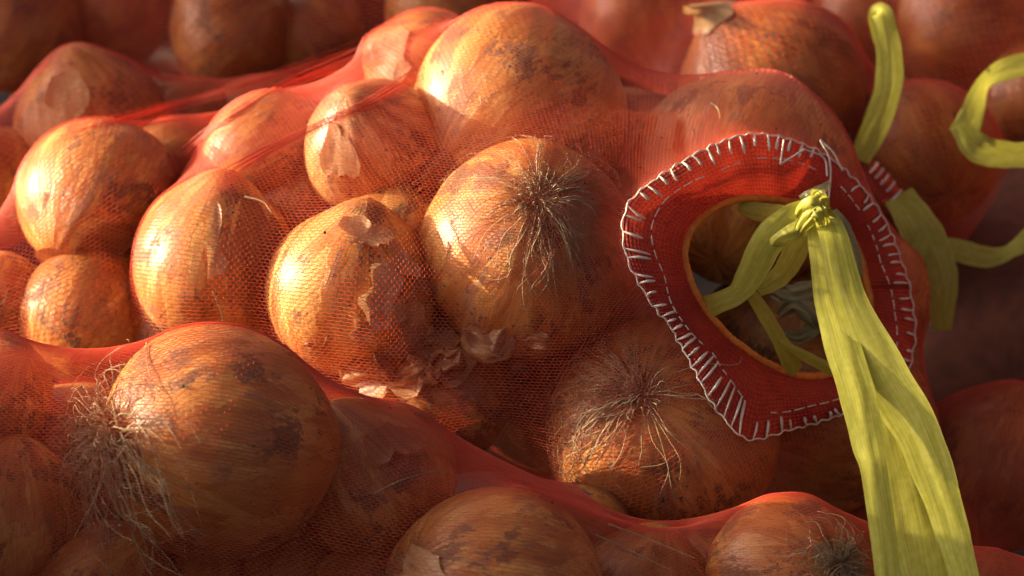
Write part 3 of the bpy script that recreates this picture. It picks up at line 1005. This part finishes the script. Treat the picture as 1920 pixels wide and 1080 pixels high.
P_o = ONIONS['P']
balls_front = [(W(160, 850, -9.5), .024), (W(130, 930, -8.5), .024), (W(1575, 1060, -9.3), .012)]
press_front = [(W(1245, 800, -9), .0365), (W(1240, 800, -7), .0365), (W(1235, 800, -4), .0365), (W(1150, 760, -6.5), .036), (W(1080, 710, -6), .036)]
bag_front, grid_front = tube_bag('red net sack lying across the front of the picture', FRONT,
    [(-420, 860, -7), (-100, 860, -7), (420, 850, -7), (920, 1060, -7.5), (1490, 1100, -6.5), (1850, 1190, -4), (2150, 1230, -4)],
    [(3, 3), (8, 7), (8, 8), (8, 8), (7, 7), (6, 6), (3, 3)], 90, 90, 380, 290, .000108, .000075, balls=balls_front, press=press_front)
bag_left, grid_left = tube_bag('red net sack with the smooth golden onion at the left behind the middle sack', LEFTB,
    [(-180, 640, 5), (-20, 540, 5), (150, 450, 6), (400, 260, 9.0), (640, 150, 10), (830, 95, 10.5)],
    [(2, 2), (6, 6), (7, 7), (6, 6), (3, 3), (1.3, 1.0)], 60, 70, 230, 170, .00011, .00008)
bag_bl, _ = tube_bag('blurred red net sack behind at upper left holding the grey husked onion', BL,
    [(-200, 330, 13), (-20, 310, 13), (170, 240, 14), (350, 255, 15), (500, 260, 16), (700, 270, 17)],
    [(1.5, 1.5), (6, 6), (7, 7), (6, 6), (5, 5), (1, 1)], 60, 60, 110, 120, .0002, .00014)
bag_bt, _ = tube_bag('blurred red net sack along the top left of the picture', BT,
    [(-200, 40, 24), (30, 30, 24), (300, 0, 24), (600, 10, 24), (850, 0, 23), (1000, -40, 24), (1200, -60, 25)],
    [(3, 3), (7, 7), (8, 8), (8, 8), (7, 7), (6, 6), (1, 1)], 70, 60, 140, 120, .00022, .00016)
bag_br, _ = tube_bag('blurred red net sack behind the stitched opening with yellow ribbons', BR,
    [(1000, 20, 18), (1210, 30, 17), (1430, 170, 14), (1620, 280, 14), (1760, 330, 13), (1845, 380, 13)],
    [(1, 1), (6, 6), (8, 8), (8, 8), (7, 7), (2.2, 2.2)], 70, 60, 140, 140, .0002, .00014)
bag_bd, _ = tube_bag('dark blurred red net sack in the upper right corner', BD,
    [(1150, -80, 27), (1450, -40, 26), (1650, 40, 24), (1820, 90, 22), (1920, 200, 21), (2100, 330, 21)],
    [(1, 1), (7, 7), (7, 7), (8, 8), (8, 8), (2, 2)], 60, 60, 120, 120, .00025, .00018)
bag_lr, _ = tube_bag('dark red net sack at the right edge behind the hanging yellow tie', LOWR,
    [(1600, 1080, 5), (1720, 990, 6), (1860, 870, 8), (1990, 830, 9), (2120, 800, 10)],
    [(1, 1), (6, 6), (8, 8), (7, 7), (1, 1)], 60, 60, 190, 230, .00015, .0001)

# added sacks, mostly out of view, blocking sun and sky to shade the pile
M_ADDED_SACK = simple('added_sack_weave', (0.10, 0.030, 0.016), (0.17, 0.05, 0.026), 120, 0.8, 0.4, 0.002)


def added_sack(loc, rad, label, seed):
    r = np.random.default_rng(seed); n, m = 40, 56
    phi = np.linspace(.01, math.pi - .01, n)[:, None]; lam = np.linspace(0, 6.28319, m, endpoint=False)[None, :]
    R = 1 + 0 * phi * lam
    for q in range(14):
        a, b = r.integers(2, 9), r.integers(2, 9)
        R = R + .022 * np.cos(a * lam + r.uniform(0, 6.28)) * np.sin(b * phi + r.uniform(0, 6.28)) * np.sin(phi)
    x = np.sin(phi) * np.cos(lam); y = np.cos(phi) + 0 * lam; z = np.sin(phi) * np.sin(lam)
    sg = lambda v: np.sign(v) * np.abs(v) ** .8
    V = np.stack([sg(x) * rad[0] * R, sg(y) * rad[1] * R, sg(z) * rad[2] * R + rad[2]], -1).reshape(-1, 3)
    i = np.arange(n - 1)[:, None] * m; j = np.arange(m)[None, :]; j2 = (j + 1) % m
    o = link('added_sack', mesh_np('added_sack', V, np.stack([i + j, i + m + j, i + m + j2, i + j2], -1).reshape(-1, 4)), M_ADDED_SACK)
    o.location = loc
    tag(o, label, 'sack')


added_sack((-.60, .525, gz), (.13, .34, .205), 'unseen sack added beyond the left edge to shade the back of the pile', 1)
added_sack((.27, .21, gz), (.15, .11, .068), 'dark sack added to darken the gap right of the middle sack', 6)  # put in to darken the pale gap over the ground
added_sack((.62, .22, gz), (.14, .42, .17), 'unseen sack added beyond the right edge to block the sky', 3)
added_sack((.66, .30, gz + .33), (.14, .40, .15), 'unseen sack added on top of another beyond the right edge to block the sky', 4)
added_sack((.05, .84, gz), (.50, .16, .19), 'sack added far behind the pile to block the sky', 5)
added_sack((-.52, -.25, gz), (.12, .30, .122), 'unseen sack added beyond the left edge to shade the front of the pile', 2)

# stitched hem of the blurred sack behind
L0 = [W(x, y, 8.8) for x, y in [(1640, 300), (1668, 330), (1700, 372), (1722, 410), (1738, 440)]]
L1 = [W(x, y, 8.4) for x, y in [(1612, 330), (1640, 362), (1670, 400), (1694, 436), (1710, 470)]]
a_, b_ = spline(L0, 20), spline(L1, 20)
rows = [a_ * (1 - t) + b_ * t - FWD * .004 * math.sin(math.pi * t) for t in np.linspace(0, 1, 6)]
V = np.concatenate(rows); i = np.arange(5)[:, None] * 20; j = np.arange(19)[None, :]
Q = np.stack([i + j, i + j + 1, i + 20 + j + 1, i + 20 + j], -1).reshape(-1, 4)
hem_b = link('hem', mesh_np('hem', V, Q, uv=np.stack(np.broadcast_arrays(np.linspace(0, .1, 20)[None, :], np.linspace(0, .5, 6)[:, None]), -1).reshape(-1, 2)), M_HEM, bag_br, True)
for k in range(11):
    f = 1 + k * 1.7
    p = a_[int(f)] * (1 - f % 1) + a_[min(19, int(f) + 1)] * (f % 1); q = b_[int(f)] * (1 - f % 1) + b_[min(19, int(f) + 1)] * (f % 1)
    V, Q = tubes([[p - FWD * .0012, p * .7 + q * .3 - FWD * .0052, p * .4 + q * .6 - FWD * .0052]], [0.0005], 5)
    link('stitch', mesh_np('stitch', V, Q), M_STITCH, hem_b, True)


# ------------------------------------------------------------------ raffia ties
def net_point(grid, x, y):
    X, Y, D = to_px(grid)
    e = (X - x) ** 2 + (Y - y) ** 2 + (D - D.min()) * 6
    i_, j_ = np.unravel_index(np.argmin(e), e.shape)
    return float(D[i_, j_])


def ribbon(name, pts, parent, mat=None, fold=0.25, seed=0, n=40, facing=None, thick=0.00014, rip=0.014):
    """pts: (px, py, depth cm, width px[, roll deg]); a creased flat strip"""
    r = np.random.default_rng(seed)
    P = spline([W(p[0], p[1], p[2]) for p in pts], n)
    wd = spline([[p[3] * K, 0, 0] for p in pts], n)[:, 0]
    rl = spline([[math.radians(p[4] if len(p) > 4 else 0), 0, 0] for p in pts], n)[:, 0]
    T = np.gradient(P, axis=0); T /= np.linalg.norm(T, axis=1)[:, None]
    view = facing if facing is not None else -FWD
    S = np.cross(T, view); S /= np.linalg.norm(S, axis=1)[:, None]; Nn = np.cross(S, T)
    c, s = np.cos(rl)[:, None], np.sin(rl)[:, None]
    S, Nn = S * c + Nn * s, Nn * c - S * s
    m = 13
    u_ = np.linspace(-1, 1, m)
    ph = r.uniform(0, 6.28, 6)
    t = np.linspace(0, 1, n)[:, None]
    h = -fold * np.abs(u_[None, :] - 0.25 * np.sin(4 * t + ph[0])) + fold * .5
    h = h + rip * np.sin(7 * u_[None, :] + 2.2 * np.sin(5 * t + ph[1]) + ph[2]) + .6 * rip * np.sin(13 * u_[None, :] + 3 * t + ph[3])
    edge_w = 1 + .025 * np.sin(17 * t + ph[4]) + .02 * np.sin(41 * t + ph[5])
    h = h + .012 * np.abs(np.sin(11 * t + 3 * u_[None, :] + ph[4])) + .008 * np.abs(np.sin(29 * t - 4 * u_[None, :] + ph[5]))
    V = P[:, None, :] + S[:, None, :] * (u_[None, :] * edge_w * wd[:, None] * .5)[:, :, None] + Nn[:, None, :] * (h * wd[:, None] * .5)[:, :, None]
    A = V.reshape(-1, 3)
    i = np.arange(n - 1)[:, None] * m; j = np.arange(m - 1)[None, :]
    Q1 = np.stack([i + j, i + j + 1, i + m + j + 1, i + m + j], -1).reshape(-1, 4)
    L = np.concatenate([[0], np.cumsum(np.linalg.norm(np.diff(P, axis=0), axis=1))])
    uv = np.stack(np.broadcast_arrays((u_ * .5 + .5)[None, :], (L / .02)[:, None]), -1).reshape(-1, 2)
    return link(name, mesh_np(name, A, Q1, uv=uv), mat or M_RAFFIA, parent, True)


def tie_empty(x, y, d, label):
    e = link('raffia_tie', None); e.empty_display_size = .03; e.location = W(x, y, d)
    return tag(e, label, 'tie', 'yellow raffia ties')


tie = tie_empty(1530, 395, -3.5, 'yellow-green raffia tie knotted in the stitched opening with long hanging tail')
ribbon('tail', [(1528, 396, -3.9, 34), (1540, 470, -4.6, 46), (1553, 560, -5.2, 50), (1580, 650, -6.2, 64), (1608, 740, -7.2, 66), (1627, 830, -8.2, 56), (1642, 900, -9, 48), (1668, 1095, -10.5, 47)], tie, seed=1, n=60, fold=.10, rip=.008)
ribbon('tail', [(1540, 398, -4.0, 34), (1562, 440, -4.9, 52), (1592, 560, -5.6, 62), (1655, 700, -6.7, 92), (1715, 800, -7.6, 80), (1755, 900, -8.6, 72), (1786, 1000, -9.6, 60), (1812, 1095, -10.4, 48)], tie, seed=2, n=60, fold=.05, rip=.008)
ribbon('tail', [(1600, 600, -5.0, 20), (1650, 720, -5.9, 44), (1688, 850, -7.0, 84), (1722, 1000, -8.4, 104), (1742, 1095, -9.4, 104)], tie, seed=3, n=50, fold=.03, rip=.01)
ribbon('loop', [(1520, 388, -3.8, 36), (1480, 408, -4.0, 46), (1440, 452, -3.8, 60), (1412, 505, -3.4, 54), (1385, 548, -3.0, 40), (1350, 566, -2.6, 40), (1310, 582, -2.0, 40)], tie, seed=4, fold=.10)
ribbon('loop', [(1525, 405, -4.1, 22), (1495, 432, -4.3, 34), (1462, 448, -4.1, 26), (1440, 470, -3.5, 18)], tie, seed=5, fold=.5)
ribbon('loop', [(1520, 420, -3.5, 30), (1495, 465, -3.0, 44), (1465, 515, -2.4, 40), (1420, 545, -2.2, 26)], tie, seed=6, fold=.10)
ribbon('strand', [(1400, 540, -3.0, 18), (1425, 575, -2.5, 26), (1455, 625, -1.8, 28), (1478, 668, -1.2, 34), (1490, 700, -.6, 40)], tie, seed=7, fold=.6)
ribbon('strand', [(1462, 640, -1.8, 12), (1510, 668, -1.2, 20), (1565, 696, -.6, 22)], tie, seed=8, fold=.5)
ribbon('strand', [(1385, 388, -.8, 22), (1430, 398, -1.2, 36), (1475, 402, -2.2, 34), (1518, 398, -3.4, 26)], tie, seed=9, fold=.4, mat=M_RAFFIA)
ribbon('strand', [(1562, 395, -3.2, 16), (1582, 425, -3.3, 24), (1602, 480, -2.7, 26), (1612, 520, -2.0, 14)], tie, seed=10, fold=.3, mat=M_LEAF)
ribbon('strand', [(1500, 372, -2.6, 12), (1515, 366, -3.1, 18), (1540, 356, -3.0, 20), (1556, 342, -2.4, 10)], tie, seed=14, fold=.3, mat=M_LEAF)
# the knot: a pleated wrap pulled tight over the strands, and its short ends
for q, pts in enumerate(([(1500, 412, -3.9, 26), (1510, 396, -4.5, 34, -10), (1527, 386, -4.9, 40, 0), (1545, 384, -4.6, 36, 12), (1554, 394, -3.8, 24, 30)],
                         [(1512, 376, -3.4, 18), (1522, 382, -4.4, 26, 0), (1534, 396, -5.1, 30, 0), (1544, 412, -4.9, 26), (1548, 428, -4.4, 16)],
                         [(1548, 374, -3.5, 16), (1540, 384, -4.7, 24), (1522, 402, -5.0, 30), (1506, 420, -4.6, 26), (1492, 440, -4.2, 18)],
                         [(1530, 372, -3.3, 30), (1533, 362, -3.8, 26), (1538, 372, -4.6, 24), (1536, 388, -4.9, 26)])):
    ribbon('knot', pts, tie, seed=20 + q, n=30, fold=.35, rip=.12)

# dry leaf scraps at the neck of the onion inside the opening
for k, pts in enumerate(([(1450, 545, .5, 30), (1490, 555, -.2, 52), (1535, 545, .2, 40), (1560, 560, .8, 30)],
                         [(1460, 590, .3, 24), (1490, 572, -.3, 34), (1525, 590, -.2, 42), (1550, 620, .4, 30)],
                         [(1470, 625, .8, 16), (1500, 632, .2, 26), (1530, 612, .2, 30), (1555, 590, .6, 20)])):
    ribbon('neck_leaf', pts, ONIONS['O1'].ob, seed=30 + k, fold=.6, rip=.25, mat=M_LEAF)

sr = np.random.default_rng(23)
for k in range(10):
    t = k / 9
    x = 560 + 440 * t + sr.uniform(-18, 18); y = 632 + 62 * math.sin(math.pi * min(1, t * 1.15)) + sr.uniform(-22, 22)
    a = sr.normal(.1, .7); L = sr.uniform(32, 58); w = sr.uniform(34, 66)
    pts = [(x - L * math.cos(a), y + L * math.sin(a), 3), (x - .4 * L * math.cos(a), y + .4 * L * math.sin(a) + sr.uniform(-8, 8), w),
           (x + .4 * L * math.cos(a), y - .4 * L * math.sin(a) + sr.uniform(-8, 8), w * .9), (x + L * math.cos(a), y - L * math.sin(a), 4)]
    ribbon('loose_skin', [(px_, py_, net_point(main_grid, px_, py_) + .35 + .45 * sr.random() + .15 * (q % 2), w_) for q, (px_, py_, w_) in enumerate(pts)],
           ONIONS['M'].ob, seed=50 + k, fold=.6, rip=.25, mat=M_PAPER if k % 3 else M_HUSK)

# gathered folds of the taut net
def net_fold(grid, pts, bag, count, spread, seed, dz=.05):
    r = np.random.default_rng(seed)
    lines = []
    for q in range(count):
        o = r.normal(0, spread); c = r.uniform(-.3, .3)
        n = len(pts)
        lines.append(spline([W(x + .5 * o * (1.7 - 1.2 * math.sin(math.pi * (k + .5) / n)) + c, y + o * (1.7 - 1.2 * math.sin(math.pi * (k + .5) / n)), net_point(grid, x, y) - dz - .02 * r.random()) for k, (x, y) in enumerate(pts)], 40))
    V, Q = tubes(lines, [.00009 * np.clip(np.minimum(np.linspace(0, 5, 40) + .15, np.linspace(5, 0, 40) + .15), 0, 1)] * count, 4)
    link('net_fold', mesh_np('net_fold', V, Q), M_NET, bag, True)


net_fold(main_grid, [(405, 345), (500, 285), (600, 235), (700, 190), (800, 132)], bag_main, 20, 11, 1)
net_fold(main_grid, [(290, 362), (330, 310), (385, 255), (450, 210), (540, 160), (650, 118), (760, 75)], bag_main, 18, 9, 2)
net_fold(grid_left, [(105, 268), (220, 228), (330, 195), (440, 165), (560, 130), (680, 95)], bag_left, 20, 8, 3)

tie2 = tie_empty(1640, 300, 8.5, 'upright blurred yellow ribbon end behind the middle sack')
ribbon('strand', [(1612, 300, 8.6, 40), (1640, 240, 8.2, 54), (1664, 170, 7.9, 56), (1668, 110, 7.8, 52), (1660, 55, 7.9, 48), (1652, 22, 8.2, 40), (1640, 34, 8.7, 26), (1650, 80, 9.0, 24)], tie2, seed=11, fold=.10)
tie3 = tie_empty(1740, 450, 8.0, 'blurred yellow tie hanging at the right shoulder of the middle sack')
ribbon('tail', [(1685, 365, 8.2, 60), (1722, 425, 7.6, 80), (1752, 490, 7.4, 84), (1764, 550, 7.4, 66), (1766, 620, 7.8, 36)], tie3, seed=12, fold=.10)
ribbon('tail', [(1735, 440, 7.4, 28), (1715, 480, 7.2, 34), (1690, 510, 7.0, 26)], tie3, seed=17, fold=.10)
ribbon('strand', [(1745, 462, 7.6, 34), (1790, 468, 7.8, 46), (1850, 482, 8.0, 42), (1895, 470, 8.2, 36, 40), (1940, 440, 8.4, 46)], tie3, seed=13, fold=.10)
tie4 = tie_empty(1830, 280, 8.5, 'blurred yellow ribbon loop at the right edge')
ribbon('loop', [(1960, 112, 9, 44), (1890, 128, 8.8, 44), (1845, 155, 8.5, 36, 30), (1822, 215, 8.2, 50), (1806, 255, 8.0, 62)], tie4, seed=15, fold=.10)
ribbon('loop', [(1798, 235, 8.0, 40), (1835, 278, 7.9, 58), (1890, 290, 8.1, 52), (1960, 288, 8.4, 50)], tie4, seed=16, fold=.10)


# ------------------------------------------------------------------ bits caught on the nets
bits = [(main_grid, [(402, 545), (415, 590), (418, 610)], 'thin root strand on the narrow husked onion above the front sack'),
        (grid_front, [(275, 640), (278, 690), (292, 740), (285, 775)], 'long pale root strand running down the large front onion'),
        (main_grid, [(1330, 190), (1345, 205), (1352, 220)], 'short root strand above the stitched opening'),
        (grid_front, [(700, 925), (760, 895), (840, 880)], 'root strand between the two large onions of the front sack'),
        (main_grid, [(455, 365), (490, 382), (512, 400)], 'root strand right of the narrow husked onion'),
        (grid_front, [(985, 895), (1005, 890)], 'tiny root scrap on the ridge of the front sack'),
        (main_grid, [(1205, 880), (1240, 870), (1270, 850)], 'root strand on the soil-smeared onion below the opening'),
        (grid_front, [(1140, 985), (1220, 1010), (1300, 1050)], 'upper of two root strands in the saddle of the front sack'),
        (grid_front, [(1120, 1000), (1200, 1040), (1260, 1070)], 'lower of two root strands in the saddle of the front sack')]
for k, (gr, pts, lab) in enumerate(bits):
    L3 = [W(x + rng.uniform(-4, 4), y + rng.uniform(-4, 4), net_point(gr, x, y) - .08) for x, y in pts]
    V, Q = tubes([spline(L3, 14)], [np.linspace(.00028, .00012, 14)], 5)
    tag(link('root_strand', mesh_np('root_strand', V, Q), M_ROOT), lab, 'root', 'loose root strands on the nets')
VV, QQ, base = [], [], 0
cube = np.array([[-1, -1, -1], [1, -1, -1], [1, 1, -1], [-1, 1, -1], [-1, -1, 1], [1, -1, 1], [1, 1, 1], [-1, 1, 1]], float)
cq = np.array([[0, 3, 2, 1], [4, 5, 6, 7], [0, 1, 5, 4], [1, 2, 6, 5], [2, 3, 7, 6], [3, 0, 4, 7]])
for k in range(300):
    gr = main_grid if k % 3 else grid_front
    i_, j_ = nrng.integers(2, gr.shape[0] - 2), nrng.integers(0, gr.shape[1])
    p = gr[i_, j_]
    s = nrng.uniform(.00015, .00042) * (1 + 1.2 * (nrng.random() > .93))
    VV.append(p - FWD * .0001 + cube * s * nrng.uniform(.5, 1, (8, 3))); QQ.append(cq + base); base += 8
o = link('soil_crumbs', mesh_np('soil_crumbs', np.concatenate(VV), np.concatenate(QQ)), M_SOIL)
tag(o, 'dark specks of dry soil caught in the red nets', 'soil', kind='stuff')
